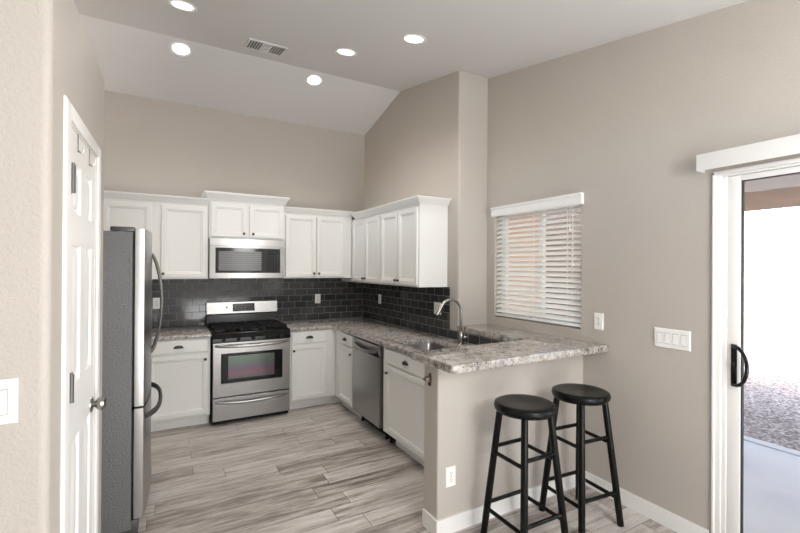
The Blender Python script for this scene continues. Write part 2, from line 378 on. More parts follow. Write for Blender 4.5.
tc = b.build('trim_5', 'trim', None, 25); tc.location = P0; tc.rotation_euler = (0, 0, rzp); struct(tc, 'white casing around the pantry door', 'door casing')
for s_, lab in ((.365, 'small over-the-door hook nearer the hinges on the pantry door'), (.585, 'small over-the-door hook farther from the hinges on the pantry door')):
    hk = thing('over_door_hook', lab, 'hook', P0+sd*s_+Vector((0, 0, 1.99)), rzp, 'hooks over the pantry door')
    MB().box(-.006, .006, .0002, .0015, -.020, .0425, .0004).box(-.006, .006, .0002, .03, .0408, .0425, .0004).build('strap', 'nickel', hk)
    MB().tube([(0, .0005, -.014), (0, -.007, -.022), (0, -.013, -.018), (0, -.014, -.010)], .0028, 8).build('hook', 'nickel', hk)

# ---------------------------------------------------------------- cabinets
def cab_door(parent, x0, x1, z0, z1, name='door', fr=.052):
    b = MB(); b.panel(x0, x1, z0, z1, [(0, -.001), (0, -.017), (.003, -.020), (fr-.014, -.020), (fr-.008, -.0165), (fr, -.0165), (fr+.007, -.0105), (fr+.014, -.0095)])
    return b.build(name, 'white', parent, 25)
def knob(parent, x, z, y=-.020):
    MB().lathe([(0, -.024), (.009, -.023), (.0135, -.018), (.013, -.013), (.006, -.009), (.006, .0), (.010, 0.0008)], (x, y, z), 'y', 16).build('knob', 'bronze', parent)
def cup_pull(parent, x, z, y=-.020):
    b = MB(); Lp = []; w_, h_, d_ = .043, .028, .024
    n = 10; m_ = 8
    # quarter shell: half ellipse dome open at the bottom
    ring = []
    for i in range(m_+1):
        a = PI/2*i/m_
        ring.append([(x+w_*math.cos(PI*j/n)*(math.cos(a) if i < m_ else 0.02), y-.001-d_*math.sin(a), z-.012+h_*math.sin(PI*j/n)*(math.cos(a) if i < m_ else .02)) for j in range(n+1)])
    vs = [[b.bm.verts.new(p) for p in r_] for r_ in ring]
    for i in range(m_):
        for j in range(n): b.bm.faces.new((vs[i][j], vs[i][j+1], vs[i+1][j+1], vs[i+1][j]))
    o = b.build('cup_pull', 'bronze', parent, 60); md = o.modifiers.new('shell', 'SOLIDIFY'); md.thickness = .0018; md.offset = 0
    return o
def drawer_front(parent, x0, x1, z0, z1):
    return MB().panel(x0, x1, z0, z1, [(0, -.001), (0, -.015), (.004, -.0165), (.009, -.020)]).build('drawer', 'white', parent, 25)
def crown(parent, w, d, z0, z1, proj, left=True, right=True, x0=0):
    H = z1-z0
    prof = [(0, 0), (.008, 0), (.010, .10), (.18*proj+.008, .22), (.55*proj, .50), (.86*proj, .74), (.88*proj, .80), (proj, .83), (proj, 1)]
    b = MB(); Lp = []
    for o_, t_ in prof:
        l = -o_ if left else 0; r_ = o_ if right else 0
        Lp.append([(x0+l, d, z0+H*t_), (x0+l, -o_, z0+H*t_), (x0+w+r_, -o_, z0+H*t_), (x0+w+r_, d, z0+H*t_)])
    b.loops(Lp); return b.build('crown_moulding', 'white', parent, 20)
def upper(label, loc, rz, w, d, h, doors, knobs, crown_h, proj, cl, cr, group, cx=None):
    t = thing('wall_cabinet', label, 'cabinet', loc, rz, group)
    MB().box(0, w, 0, d, 0, h, .0015, 1).build('body', 'white', t, 25)
    for i, (a, c) in enumerate(doors):
        dr = cab_door(t, a, c, .016, h-.028)
        for kx, ki in knobs:
            if ki == i: knob(dr, kx, .055)
    crown(t, cx[1] if cx else w, d, h+.0005, h+crown_h, proj, cl, cr, cx[0] if cx else 0)
    return t
UY = 4.852; ZB1, ZB2 = 1.447, 1.396
UG = 'white wall cabinets'
dpt = YB-UY-.002
upper('white wall cabinet directly above the refrigerator with one panelled door', (-.54, UY, ZB1), 0, .495, dpt, .77, [(.055, .46)], [], .066, .042, True, False, UG)
upper('tall white wall cabinet between the refrigerator cabinet and the microwave with one door', (-.0445, UY, ZB1), 0, .4785, dpt, .77, [(.046, .462)], [(.066, 0)], .066, .042, False, False, UG)
upper('short white cabinet above the microwave with two doors and a wide crown', (.4375, UY-.02, 1.877), 0, .781, dpt+.02, .395, [(.016, .378), (.402, .765)], [(.342, 0), (.438, 1)], .088, .050, True, True, UG)
upper('white two-door wall cabinet right of the microwave in the corner', (1.2195, UY, ZB1), 0, .836, dpt, .752, [(.018, .374), (.384, .735)], [(.349, 0), (.407, 1)], .062, .042, False, False, UG, (0, 1.155))
UX = 2.0605; dx = K-UX-.002
upper('white two-door wall cabinet on the side wall nearest the corner', (UX, YB-.003, ZB2), -PI/2, 1.141, dx, .768, [(.385, .742), (.756, 1.118)], [(.717, 0), (.781, 1)], .064, .056, True, False, UG, (.449, .692))
upper('white two-door wall cabinet at the open end beside the sink window', (UX, YB-.003-1.1415, ZB2), -PI/2, .765, dx, .768, [(.020, .376), (.388, .745)], [(.352, 0), (.412, 1)], .064, .056, False, True, UG)

def base(label, loc, rz, w, d, parts, group='white base cabinets', tx=0):
    t = thing('base_cabinet', label, 'cabinet', loc, rz, group)
    MB().box(0, w, 0, d, .108, .8742, .0015, 1).build('body', 'white', t, 25)
    MB().box(0, w+tx, .075, d-.02, .0005, .1075).build('toe_kick', 'white', t, 0)
    for (x0, x1, kx, cx) in parts:
        dw = drawer_front(t, x0, x1, .738, .864); cup_pull(dw, cx, .803)
        dr = cab_door(t, x0, x1, .128, .722)
        knob(dr, kx, .665)
    return t
FY, FX = 4.595, 1.755
base('white base cabinet between the refrigerator and the stove', (-.13, FY, 0), 0, .566, YB-FY-.003, [(.02, .55, .518, .284)])
base('white base cabinet right of the stove reaching into the corner', (1.224, FY, 0), 0, FX-1.224-.001, YB-FY-.003, [(.017, .415, .041, .216)], tx=.075)
base('narrow white base cabinet between the corner and the dishwasher', (FX, YB-.003, 0), -PI/2, 1.139, K-FX-.002, [(.733, 1.118, 1.093, .927)])
# sink base (open inside for the bowl)
t = thing('base_cabinet', 'white sink base cabinet between the dishwasher and the half wall', 'cabinet', (FX, 3.399, 0), -PI/2, 'white base cabinets')
wS = 3.399-PYB-.002
b = MB(); b.box(0, wS, 0, .02, .108, .8742, .001, 1).box(0, .018, .02, .62, .108, .8742).box(wS-.018, wS, .02, .62, .108, .8742).box(0.018, wS-.018, .02, .62, .108, .126).box(.018, wS-.018, .602, .62, .126, .8742)
b.build('body', 'white', t, 25)
MB().box(.10, wS, .075, .6, .0005, .1075).build('toe_kick', 'white', t, 0)
dw = drawer_front(t, .075, .76, .738, .864); cup_pull(dw, .427, .803)
dr = cab_door(t, .075, .76, .128, .722); knob(dr, .112, .655)

# ---------------------------------------------------------------- counters
def slab(outer, hole, z0, z1, bev=.004):
    t = bmesh.new()
    def loop(pts):
        vs = [t.verts.new((x, y, z1)) for x, y in pts]
        return [t.edges.new((vs[i], vs[(i+1) % len(vs)])) for i in range(len(vs))]
    es = loop(outer)+(loop(hole) if hole else [])
    bmesh.ops.triangle_fill(t, edges=es, use_beauty=True)
    for f in t.faces:
        if f.normal.z < 0: f.normal_flip()
    r_ = bmesh.ops.extrude_face_region(t, geom=t.faces[:])
    bmesh.ops.translate(t, vec=(0, 0, z0-z1), verts=[v for v in r_['geom'] if isinstance(v, bmesh.types.BMVert)])
    bmesh.ops.recalc_face_normals(t, faces=t.faces)
    bmesh.ops.dissolve_limit(t, angle_limit=R(1), verts=t.verts, edges=t.edges)
    if bev:
        ed = [e for e in t.edges if len(e.link_faces) == 2 and e.calc_face_angle() > R(60) and abs(e.verts[0].co.z-e.verts[1].co.z) < 1e-5]
        bmesh.ops.bevel(t, geom=ed, offset=bev, segments=2, profile=.5, affect='EDGES')
    b = MB(); b._merge(t); return b
def rrect(x0, x1, y0, y1, r_):
    return arc(x1-r_, y1-r_, r_, 0, 90)+arc(x0+r_, y1-r_, r_, 90, 180)+arc(x0+r_, y0+r_, r_, 180, 270)+arc(x1-r_, y0+r_, r_, 270, 360)
CX, CY = 1.7245, 4.568
SK = (1.845, 2.205, 2.52, 3.315)
cz0, cz1 = .875, .915
tag(slab([(-.28, CY), (.4435, CY), (.4435, YB-.001), (-.28, YB-.001)], None, cz0, cz1).build('countertop', 'granite'), 'short piece of speckled granite counter between refrigerator and stove', 'countertop')
tag(slab([(1.2175, CY), (CX-.01, CY), (CX, CY-.01), (CX, PYB+.001), (K-.001, PYB+.001), (K-.001, YB-.001), (1.2175, YB-.001)], rrect(*SK, .03), cz0, cz1).build('countertop', 'granite'), 'long L-shaped speckled granite counter holding the sink', 'countertop')
BX, BY0, BY1, BZ0, BZ1 = 1.375, 1.853, 2.285, 1.0005, 1.048
bar = arc(BX+.02, BY0+.02, .02, 180, 270, 4)+[(RX-.001, BY0), (RX-.001, YE-.0015), (K-.012, YE-.0015), (K-.012, BY1), (BX, BY1)]
tag(slab(bar, None, BZ0, BZ1, .005).build('breakfast_bar', 'granite'), 'raised granite breakfast bar top on the half wall, wrapping under the window', 'bar top')

# sink
t = thing('kitchen_sink', 'undermount stainless steel sink bowl set in the granite counter', 'sink', (0, 0, 0))
b = MB(); x0, x1, y0, y1 = SK; e = .004
def rr3(i, r_, z): return [(x, y, z) for x, y in rrect(x0-e+i, x1+e-i, y0-e+i, y1+e-i, r_)]
b.loops([rr3(-.015, .04, cz0-.0035), rr3(-.015, .04, cz0-.0008), rr3(0, .034, cz0-.0008), rr3(.004, .034, .86), rr3(.012, .05, .72), rr3(.03, .06, .705)], True, False)
b.build('bowl', 'sinksteel', t, 40)
MB().lathe([(.044, .7055), (.044, .708), (.036, .7085), (.03, .7065)], ((x0+x1)/2, (y0+y1)/2, 0), 'z', 24).build('drain', 'nickel', t)
# faucet
fb = Vector((2.262, 2.93, cz1))
t = thing('faucet', 'brushed nickel gooseneck faucet behind the sink', 'faucet', fb)
MB().lathe([(.030, .0005), (.030, .006), (.024, .012), (.023, .05), (.024, .09), (.019, .10), (.014, .115)], (0, 0, 0), 'z', 24).build('base', 'nickel', t)
hd = Vector((-.80, .10, 0)).normalized(); pts = [(0, 0, .10), (0, 0, .2), (0, 0, .29)]
for a in range(10, 155, 12):
    c_ = hd*.10; pts.append(tuple(c_-hd*.10*math.cos(R(a))+Vector((0, 0, .29+.10*math.sin(R(a))))))
MB().tube(pts, .0125, 14).build('spout', 'nickel', t)
e_ = Vector(pts[-1]); d_ = (e_-Vector(pts[-2])).normalized()
MB().tube([e_-d_*.004, e_+d_*.02, e_+d_*.075, e_+d_*.085], [.0135, .0155, .018, .016], 16).build('spray_head', 'nickel', t)
hv = Vector((.82, .3, 0)).normalized(); pts = [hv*.02+Vector((0, 0, .06)), hv*.035+Vector((0, 0, .075))]
lp = [Vector((0.045, -.02, .06))+Vector((.012*math.cos(R(a))+.0, -.017*math.cos(R(a)), .05+.045*math.sin(R(a)))) for a in range(-90, 271, 24)]
h = MB().tube([(.015, 0, .055), (.03, -.012, .058), (.046, -.02, .066)], .009, 12).build('handle', 'nickel', t)
MB().tube(lp, .0045, 8).build('loop_lever', 'nickel', h)

# ---------------------------------------------------------------- range
RXa, RXb, RF = .4475, 1.2115, 4.525
W_ = RXb-RXa
t = thing('gas_range', 'stainless steel gas range with black cooktop between the white cabinets', 'stove', (RXa, RF, 0))
MB().box(0.0, W_, .025, YB-RF-.012, .03, .895, .003, 1).build('body', 'black', t)
for x in (.05, W_-.05):
    for y in (.08, .58): MB().lathe([(.018, .0005), (.018, .012), (.009, .014), (.009, .031)], (x, y, 0), 'z', 12).build('foot', 'rubber', t)
b = MB().panel(.006, W_-.006, .285, .825, [(0, .024), (0, -.008), (.004, -.012), (.08, -.012)], cap=False)
od = b.build('oven_door', 'steel', t, 25)
# door face with a window cut-out: frame pieces
b = MB(); b.box(.078, W_-.078, -.0125, .02, .715, .747).build('door_top_rail', 'steel', od) if False else None
bpy.data.objects.remove(od, do_unlink=True)
wx0, wx1, wz0, wz1 = .078, .682, .412, .712
b = MB(); b.loops([[(.004, .023, .283), (W_-.004, .023, .283), (W_-.004, .023, .822), (.004, .023, .822)], [(.004, -.008, .283), (W_-.004, -.008, .283), (W_-.004, -.008, .822), (.004, -.008, .822)], [(.008, -.012, .287), (W_-.008, -.012, .287), (W_-.008, -.012, .818), (.008, -.012, .818)],
    [(wx0, -.012, wz0), (wx1, -.012, wz0), (wx1, -.012, wz1), (wx0, -.012, wz1)], [(wx0+.004, -.006, wz0+.004), (wx1-.004, -.006, wz0+.004), (wx1-.004, -.006, wz1-.004), (wx0+.004, -.006, wz1-.004)], [(wx0+.004, .010, wz0+.004), (wx1-.004, .010, wz0+.004), (wx1-.004, .010, wz1-.004), (wx0+.004, .010, wz1-.004)]], True, True)
od = b.build('oven_door', 'steel', t, 25)
wn_ = MB().panel(wx0+.005, wx1-.005, wz0+.005, wz1-.005, [(0, .0095), (0, -.008), (.003, -.0105)]).build('oven_window', 'ovenglass', od, 25)
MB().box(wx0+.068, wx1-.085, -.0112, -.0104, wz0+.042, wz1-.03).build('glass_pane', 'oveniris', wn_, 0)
def bow(x0, x1, z, y0, y1, drop, r_, n=20):
    P = []
    for i in range(n+1):
        q = i/n; s_ = 1-(2*q-1)**4
        P.append((lerp(x0, x1, q), lerp(y0, y1, s_), z-drop*(1-(2*q-1)**2)))
    return P
MB().tube(bow(.025, W_-.025, .792, -.010, -.052, .012, .012), .0115, 12, flat=(1.25, .9)).build('handle', 'steel', od)
dw = MB().panel(.004, W_-.004, .048, .270, [(0, .023), (0, -.006), (.004, -.010), (.03, -.010)]).build('drawer', 'steel', t, 25)
MB().tube(bow(.03, W_-.03, .236, -.008, -.038, .022, .01), .010, 12, flat=(1.35, .8)).build('handle', 'steel', dw)
MB().box(.01, W_-.01, .03, .10, .012, .029).build('kick_plate', 'blackmatte', t)
# control panel
cp = MB().prism([(-.016, .828), (-.016, .862), (.004, .905), (.024, .905), (.024, .828)], .001, W_-.001, 'x').build('control_panel', 'black', t, 20)
for i in range(5):
    x = .10+i*(W_-.2)/4
    MB().lathe([(.019, -.0168), (.019, -.024), (.016, -.034), (0, -.035)], (x, 0, .848), 'y', 18).build('burner_knob', 'blackmatte', cp)
ct = MB().box(-.003, W_+.003, .006, .575, .8955, .919, .006).build('cooktop', 'black', t)
for (x, y, r_) in ((.17, .17, .045), (.17, .42, .038), (W_/2, .295, .05), (W_-.17, .17, .05), (W_-.17, .42, .034)):
    MB().lathe([(r_+.02, .9195), (r_+.012, .924), (r_, .926), (r_, .936), (r_*.8, .94), (0, .941)], (x, y, 0), 'z', 24).build('burner', 'blackmatte', ct)
for x0, x1 in ((.03, .265), (.275, W_-.275), (W_-.265, W_-.03)):
    b = MB(); xm = (x0+x1)/2; z = .951
    for x in (x0, x1): b.box(x-.006, x+.006, .05, .545, z-.006, z+.007, .003)
    for y in (.05, .295, .545): b.box(x0, x1, y-.006, y+.006, z-.006, z+.007, .003)
    b.box(xm-.005, xm+.005, .05, .545, z-.006, z+.008, .003)
    for y in (.17, .42): b.box(x0, x1, y-.005, y+.005, z-.006, z+.008, .003)
    for x in (x0, x1):
        for y in (.05, .545): b.box(x-.006, x+.006, y-.006, y+.006, .9195, z)
    b.build('grate', 'blackmatte', ct)
bgd = MB().prism([(.578, .90), (.655, .90), (.655, 1.172), (.612, 1.172), (.600, 1.045), (.590, 1.035)], 0.001, W_-.001, 'x').build('backguard', 'black', t, 20)
MB().prism([(.5985, 1.048), (.607, 1.174), (.654, 1.178), (.656, 1.174), (.613, 1.172), (.6015, 1.048)], -.002, W_+.002, 'x').build('backguard_panel', 'steel', bgd, 30)
ds = MB().prism([(.5985, 1.068), (.6045, 1.156), (.6065, 1.156), (.6005, 1.068)], .268, .507, 'x').build('display', 'ovenglass', bgd, 0)
for j in range(3):
    for i in range(6):
        x = .287+i*.036; z = 1.082+j*.022; y = .5985+(z-1.068)*.0682-.0006
        MB().box(x, x+.014, y, y+.0012, z, z+.006).build('button', 'darkgrey', ds, 0)
MB().lathe([(.009, 0), (.009, -.012), (.007, -.014), (0, -.0145)], (.205, .604, 1.118), 'y', 16).build('timer_knob', 'black', bgd)

# ---------------------------------------------------------------- microwave
MX0, MX1, MF, MZ0, MZ1 = .4415, 1.2145, 4.80, 1.452, 1.874
W2, H2 = MX1-MX0, MZ1-MZ0
t = thing('microwave', 'stainless over-the-range microwave hung under the short cabinet', 'microwave', (MX0, MF, MZ0))
MB().box(.002, W2-.002, .02, YB-MF-.012, .004, H2, .002, 1).build('body', 'darkgrey', t)
def arcfront(x0, x1, z0, z1, y_end, bulge, yb, name, mat, par, n=12, cx=None):
    P = []
    for i in range(n+1):
        x = lerp(x0, x1, i/n); q = 2*x/W2-1; P.append((x, y_end-bulge*(1-q*q)))
    P += [(x1, yb), (x0, yb)]
    return MB().prism(P, z0, z1, 'z').build(name, mat, par, 30)
arcfront(0, W2, H2-.075, H2-.0005, .0, .010, .019, 'vent_panel', 'steel', t)
dr = arcfront(0, W2, .002, H2-.079, -.004, .016, .019, 'door', 'steel', t)
arcfront(.055, W2-.05, .058, H2-.098, -.0065, .0165, .01, 'black_glass', 'ovenglass', dr)
arcfront(.085, W2-.255, .082, H2-.135, -.0078, .0168, .005, 'window', 'mwwindow', dr)
kp = arcfront(W2-.195, W2-.055, .066, H2-.106, -.0074, .0168, .005, 'keypad', 'black', dr)
for j in range(7):
    for i in range(4):
        x = W2-.183+i*.032; q = 2*x/W2-1; y = -.0074-.0168*(1-q*q)
        MB().box(x, x+.015, y-.0006, y+.002, .086+j*.027, .093+j*.027).build('button', 'slot', kp, 0)
MB().box(.1, W2-.1, .06, .30, -.002, .0035).build('underside_grille', 'blackmatte', t)

# ---------------------------------------------------------------- dishwasher
t = thing('dishwasher', 'stainless steel dishwasher under the counter beside the sink cabinet', 'dishwasher', (FX, 4.045, 0), -PI/2)
WD = .625
MB().box(.004, WD-.012, .012, .58, .11, .862, .002, 1).build('tub', 'darkgrey', t)
b = MB(); P = [(.012, .118), (-.020, .118), (-.026, .14), (-.030, .45), (-.028, .72), (-.022, .752), (.012, .752)]
dd = b.prism(P, .004, WD-.012, 'x').build('door', 'steelv', t, 30)
P = [(.012, .753), (-.004, .753), (-.012, .765), (-.024, .80), (-.028, .862), (.012, .862)]
b = MB().prism(P, .004, WD-.012, 'x'); pn = b.build('control_panel', 'steelv', t, 30)
n = 16; pts = []
for i in range(n+1):
    q = i/n; pts.append((lerp(.06, WD-.07, q), -.029-.024*(1-(2*q-1)**4), .806-.022*(1-(2*q-1)**2)))
MB().tube(pts, .011, 10, flat=(1.4, .7)).build('handle', 'steelv', pn)
MB().box(.05, WD-.06, -.027, -.013, .762, .800, .004).build('handle_recess', 'blackmatte', pn)
MB().box(.045, .085, -.0295, -.0255, .835, .850).build('badge', 'darkgrey', pn, 0)
MB().box(.004, WD+.085, .085, .10, .012, .105).build('kick_plate', 'blackmatte', t, 0)
for x in (.05, WD-.04, WD+.05): MB().lathe([(.016, .0005), (.016, .01), (.008, .012), (.008, .1)], (x, .07, 0), 'z', 12).build('foot', 'blackmatte', t)

# ---------------------------------------------------------------- refrigerator
FRY = 2.885
t = thing('refrigerator', 'grey-sided stainless french-door refrigerator beside the pantry wall', 'refrigerator', (-.14, FRY, 0), R(90))
# local: x = world +y, y = world -x (front at y = 0, doors at y < 0)
WF = .905
MB().box(0, WF, 0, .735, .055, 1.775, .006).build('body', 'fridge_side', t)
MB().box(.02, WF-.02, -.035, .05, .012, .10, .006).build('base_grille', 'darkgrey', t)
for x in (.06, WF-.06):
    for y in (.05, .68): MB().lathe([(.022, .0005), (.022, .018), (.011, .02), (.011, .056)], (x, y, 0), 'z', 12).build('foot', 'rubber', t)
def fdoor(x0, x1, z0, z1, name):
    P = []; n = 14
    for i in range(n+1):
        x = lerp(x0, x1, i/n); q = 2*x/WF-1; P.append((x, -.060-.030*(1-q*q)))
    r_ = .008
    P = [(x0, -.012), (x0, P[0][1]+r_)]+[(x0+r_*.3, P[0][1]+r_*.2)]+[p for p in P[1:-1]]+[(x1-r_*.3, P[-1][1]+r_*.2), (x1, P[-1][1]+r_), (x1, -.012)]
    d = MB().prism(P, z0, z1, 'z').build(name, 'steelv', t, 40)
    MB().box(x0+.012, x1-.012, -.0118, -.0005, z0+.012, z1-.012).build('gasket', 'rubber', d, 0)
    return d
d1 = fdoor(.001, WF/2-.002, .762, 1.792, 'door'); d2 = fdoor(WF/2+.002, WF-.001, .762, 1.792, 'door')
d3 = fdoor(.001, WF-.001, .115, .75, 'freezer_drawer')
def fh(x, z0, z1):
    q = 2*x/WF-1; yf = -.060-.030*(1-q*q); P = []
    for i in range(25):
        s_ = i/24; P.append((x, yf+.003-.062*(1-(2*s_-1)**2)**.75, lerp(z0, z1, s_)))
    return MB().tube(P, .0125, 12, flat=(.8, 1.2))
fh(WF/2-.045, 1.0, 1.66).build('handle', 'steel', d1); fh(WF/2+.045, 1.0, 1.66).build('handle', 'steel', d2)
P = []
for i in range(31):
    s_ = i/30; x = lerp(.06, WF-.06, s_); q = 2*x/WF-1; yf = -.060-.030*(1-q*q)
    P.append((x, yf+.003-.058*(1-(2*s_-1)**4)**.8, .685))
MB().tube(P, .0155, 12, flat=(1.2, .75)).build('handle', 'darkgrey', d3)
for x in (.01, WF-.085): MB().box(x, x+.075, -.010, .11, 1.7755, 1.802, .006).build('hinge_cover', 'darkgrey', t)

# ---------------------------------------------------------------- outlets and switches
def plate(kind, label, loc, rz, gangs=1, group='outlets and switches'):
    nm, ct_ = ('wall_outlet', 'outlet') if kind == 'outlet' else ('light_switch', 'switch')
    t = thing(nm, label, ct_, loc, rz, group)
    w_ = .072+.046*(gangs-1); x0 = -w_/2
    MB().panel(x0, -x0, -.059, .059, [(0, -.0004), (0, -.003), (.004, -.0065)]).build('plate', 'plastic', t, 20)
    for g_ in range(gangs):
        xc = (g_-(gangs-1)/2)*.046
        if kind == 'outlet':
            for zc in (-.020, .020):
                f = MB().box(xc-.0165, xc+.0165, -.0085, -.0066, zc-.0145, zc+.0145, .0015).build('receptacle', 'plastic', t, 20)
                for dx_ in (-.0065, .0065): MB().box(xc+dx_-.0012, xc+dx_+.0012, -.0090, -.0086, zc-.001, zc+.008).build('slot', 'slot', f, 0)
                MB().lathe([(.0025, -.0086), (.0025, -.0090), (0, -.00901)], (xc, 0, zc-.007), 'y', 10).build('ground_hole', 'slot', f)
            MB().lathe([(.003, -.0066), (.003, -.0078), (0, -.008)], (xc, 0, 0), 'y', 12).build('screw', 'nickel', t)
        else:
            fr_ = MB().box(xc-.0168, xc+.0168, -.0075, -.0066, -.034, .034).build('rocker_frame', 'gapshade', t, 0)
            MB().prism([(-.0076, -.031), (-.0115, -.031), (-.0085, 0), (-.0078, .031), (-.0076, .031)], xc-.0150, xc+.0150, 'x').build('rocker', 'plastic', fr_, 20)
    return t
plate('outlet', 'white outlet on the back tile just right of the stove', (1.736, YB-TT, 1.178), 0)
plate('outlet', 'white outlet on the back tile half hidden by the refrigerator handle', (-.035, YB-TT, 1.183), 0)
plate('switch', 'white switch plate on the side tile nearest the kitchen corner', (K-TT, 4.70, 1.186), -PI/2)
plate('outlet', 'double white outlet plate on the tile behind the faucet', (K-TT, 3.44, 1.18), -PI/2, 2)
plate('outlet', 'white outlet on the plain wall beside the window blind', (RX, 1.928, 1.203), -PI/2)
plate('switch', 'white four-gang switch plate beside the sliding door', (RX, 1.433, 1.152), -PI/2, 4)
plate('outlet', 'white outlet low on the front of the half wall', (1.515, PY, .332), 0)
plate('switch', 'white switch plate on the foreground wall at the picture edge', (-.384, 1.47, 1.22), 0, 2)

# bottle opener
t = thing('bottle_opener', 'aged metal bottle opener screwed to the end of the half wall', 'bottle opener', (PX0, 2.135, .90), -PI/2)
MB().box(-.011, .011, -.005, -.0005, -.034, .042, .002).build('back_plate', 'copper', t)
MB().prism([(-.005, .018), (-.024, .022), (-.040, .008), (-.042, .002), (-.034, .002), (-.022, -.008), (-.005, -.012)], -.021, .021, 'x', .002).build('opener_lip', 'copper', t, 30)
MB().lathe([(0, -.012), (.010, -.011), (.013, -.005), (.013, -.0045)], (0, 0, -.024), 'y', 14).build('screw_boss', 'bronze', t)

# ---------------------------------------------------------------- window and blind
win = thing('window_1', 'white framed window behind the half-open blind', 'window', (2.80, (WY0+WY1)/2, WZ0), -PI/2, kind='structure')
hw = (WY1-WY0)/2; wh = WZ1-WZ0
MB().loops([[(-hw+.001, .05, .001), (hw-.001, .05, .001), (hw-.001, .05, wh-.001), (-hw+.001, .05, wh-.001)], [(-hw+.001, 0, .001), (hw-.001, 0, .001), (hw-.001, 0, wh-.001), (-hw+.001, 0, wh-.001)],
            [(-hw+.05, 0, .05), (hw-.05, 0, .05), (hw-.05, 0, wh-.05), (-hw+.05, 0, wh-.05)], [(-hw+.05, .05, .05), (hw-.05, .05, .05), (hw-.05, .05, wh-.05), (-hw+.05, .05, wh-.05)],
            [(-hw+.001, .05, .001), (hw-.001, .05, .001), (hw-.001, .05, wh-.001), (-hw+.001, .05, wh-.001)]], False, False).build('window_frame', 'trim', win, 0)
MB().box(-.02, .02, .005, .045, .05, wh-.05).build('sash_rail', 'trim', win, 0)
MB().box(-hw+.05, hw-.05, .022, .026, .05, wh-.05).build('pane', 'glass', win, 0)
t = thing('window_blind', 'white horizontal slat blind hanging in the window above the bar ledge', 'blind', (RX, (WY0+WY1)/2, WZ0), -PI/2)
b = MB(); P = [(-.003, 0), (-.026, 0), (-.031, .006), (-.034, .03), (-.032, .058), (-.044, .072), (-.044, .084), (-.003, .084)]
zv = 2.053-WZ0
b.prism([(p[0], p[1]+zv) for p in P], -hw-.014, hw+.022, 'x'); b.build('valance', 'trim', t, 20)
MB().box(-hw+.008, hw-.008, .008, .06, zv+.012, zv+.06).build('head_rail', 'trim', t, 0)
NS = 21; pitch = .0425; z0 = .062; ta = R(33)
b = MB()
for i in range(NS):
    z = z0+i*pitch; c_, s_ = math.cos(ta)*.025, math.sin(ta)*.025
    P = [(.034-c_, z-s_), (.034-c_*.4, z-s_*.4+.0015), (.034+c_*.4, z+s_*.4+.0015), (.034+c_, z+s_), (.034+c_, z+s_+.0025), (.034+c_*.4, z+s_*.4+.0042), (.034-c_*.4, z-s_*.4+.0042), (.034-c_, z-s_+.0025)]
    b.prism(P, -hw+.008, hw-.008, 'x')
b.build('slats', 'plastic', t, 0)
MB().box(-hw+.008, hw-.008, .012, .056, .012, .034, .004).build('bottom_rail', 'trim', t)
b = MB()
for x in (-hw+.10, -.0, hw-.13):
    for y in (.006, .062): b.box(x-.0015, x+.0015, y-.0008, y+.0008, .03, zv+.02)
b.build('ladder_cord', 'plastic', t, 0)
for i, (x, zl) in enumerate(((hw-.10, zv-.16), (hw-.075, .5))):
    c_ = MB().box(x-.0012, x+.0012, -.002, .0004, zl, zv+.012).build('pull_cord', 'plastic', t, 0)
    MB().lathe([(0, zl-.03), (.006, zl-.028), (.004, zl), (0, zl+.002)], (x, -.002, 0), 'z', 10).build('tassel', 'plastic', c_)

# ---------------------------------------------------------------- sliding door
dt = thing('door_2', 'white framed sliding glass patio door with black handle', 'door', (RX, DY1, 0), -PI/2, kind='structure')
WDR = DY1-DY0
# local x grows toward the camera; casing trim on the face
b = MB(); b.box(.001, .014, -.012, .14, .001, DZ1-.002, .003).box(.001, WDR-.001, -.012, .14, DZ1-.022, DZ1-.001, .003).box(WDR-.05, WDR-.001, -.012, .14, .001, DZ1-.002, .003)
b.box(.014, .040, .002, .14, .001, DZ1-.022, .002).box(.040, .062, .012, .14, .001, DZ1-.022, .002).box(.014, WDR-.05, .006, .14, DZ1-.034, DZ1-.022, .002).box(.062, WDR-.05, .0, .14, .0005, .02)
b.build('door_frame', 'trim', dt, 25)
sx0, sx1 = .0635, .98
b = MB(); s0 = .062
b.box(sx0, sx0+s0, .02, .05, .022, DZ1-.036, .003).box(sx1-s0, sx1, .02, .05, .022, DZ1-.036, .003).box(sx0+s0, sx1-s0, .02, .05, .022, .10, .002).box(sx0+s0, sx1-s0, .02, .05, DZ1-.066, DZ1-.036, .002)
sl = b.build('sliding_sash', 'trim', dt, 25)
b = MB()
for (a, c, e, f) in ((sx0+s0, sx0+s0+.006, .10, DZ1-.066), (sx1-s0-.006, sx1-s0, .10, DZ1-.066)): b.box(a, c, .024, .046, e, f)
b.box(sx0+s0, sx1-s0, .024, .046, DZ1-.071, DZ1-.066); b.build('glazing_gasket', 'rubber', sl, 0)
MB().box(sx0+s0+.006, sx1-s0-.006, .033, .037, .10, DZ1-.071).build('pane', 'glass', sl, 0)
b = MB(); b.box(.93, .99, .06, .09, .022, DZ1-.036).box(WDR-.1, WDR-.05, .06, .09, .022, DZ1-.036).box(.99, WDR-.1, .06, .09, .022, .1).box(.99, WDR-.1, .06, .09, DZ1-.066, DZ1-.036)
fx = b.build('fixed_sash', 'trim', dt, 25); MB().box(.99, WDR-.1, .073, .077, .1, DZ1-.066).build('pane', 'glass', fx, 0)
hx = sx0+.034; hz = 1.053
h = MB().box(hx-.014, hx+.014, .0125, .0198, hz-.115, hz+.115, .004).build('handle', 'black', sl)
P = [(hx, .010, hz-.105)]+[(hx+.072*math.sin(PI*i/16)**.8, .010-.028*math.sin(PI*i/16)**.5, hz-.105*math.cos(PI*i/16)) for i in range(1, 16)]+[(hx, .010, hz+.105)]
MB().tube(P, .0095, 10).build('grip', 'black', h)
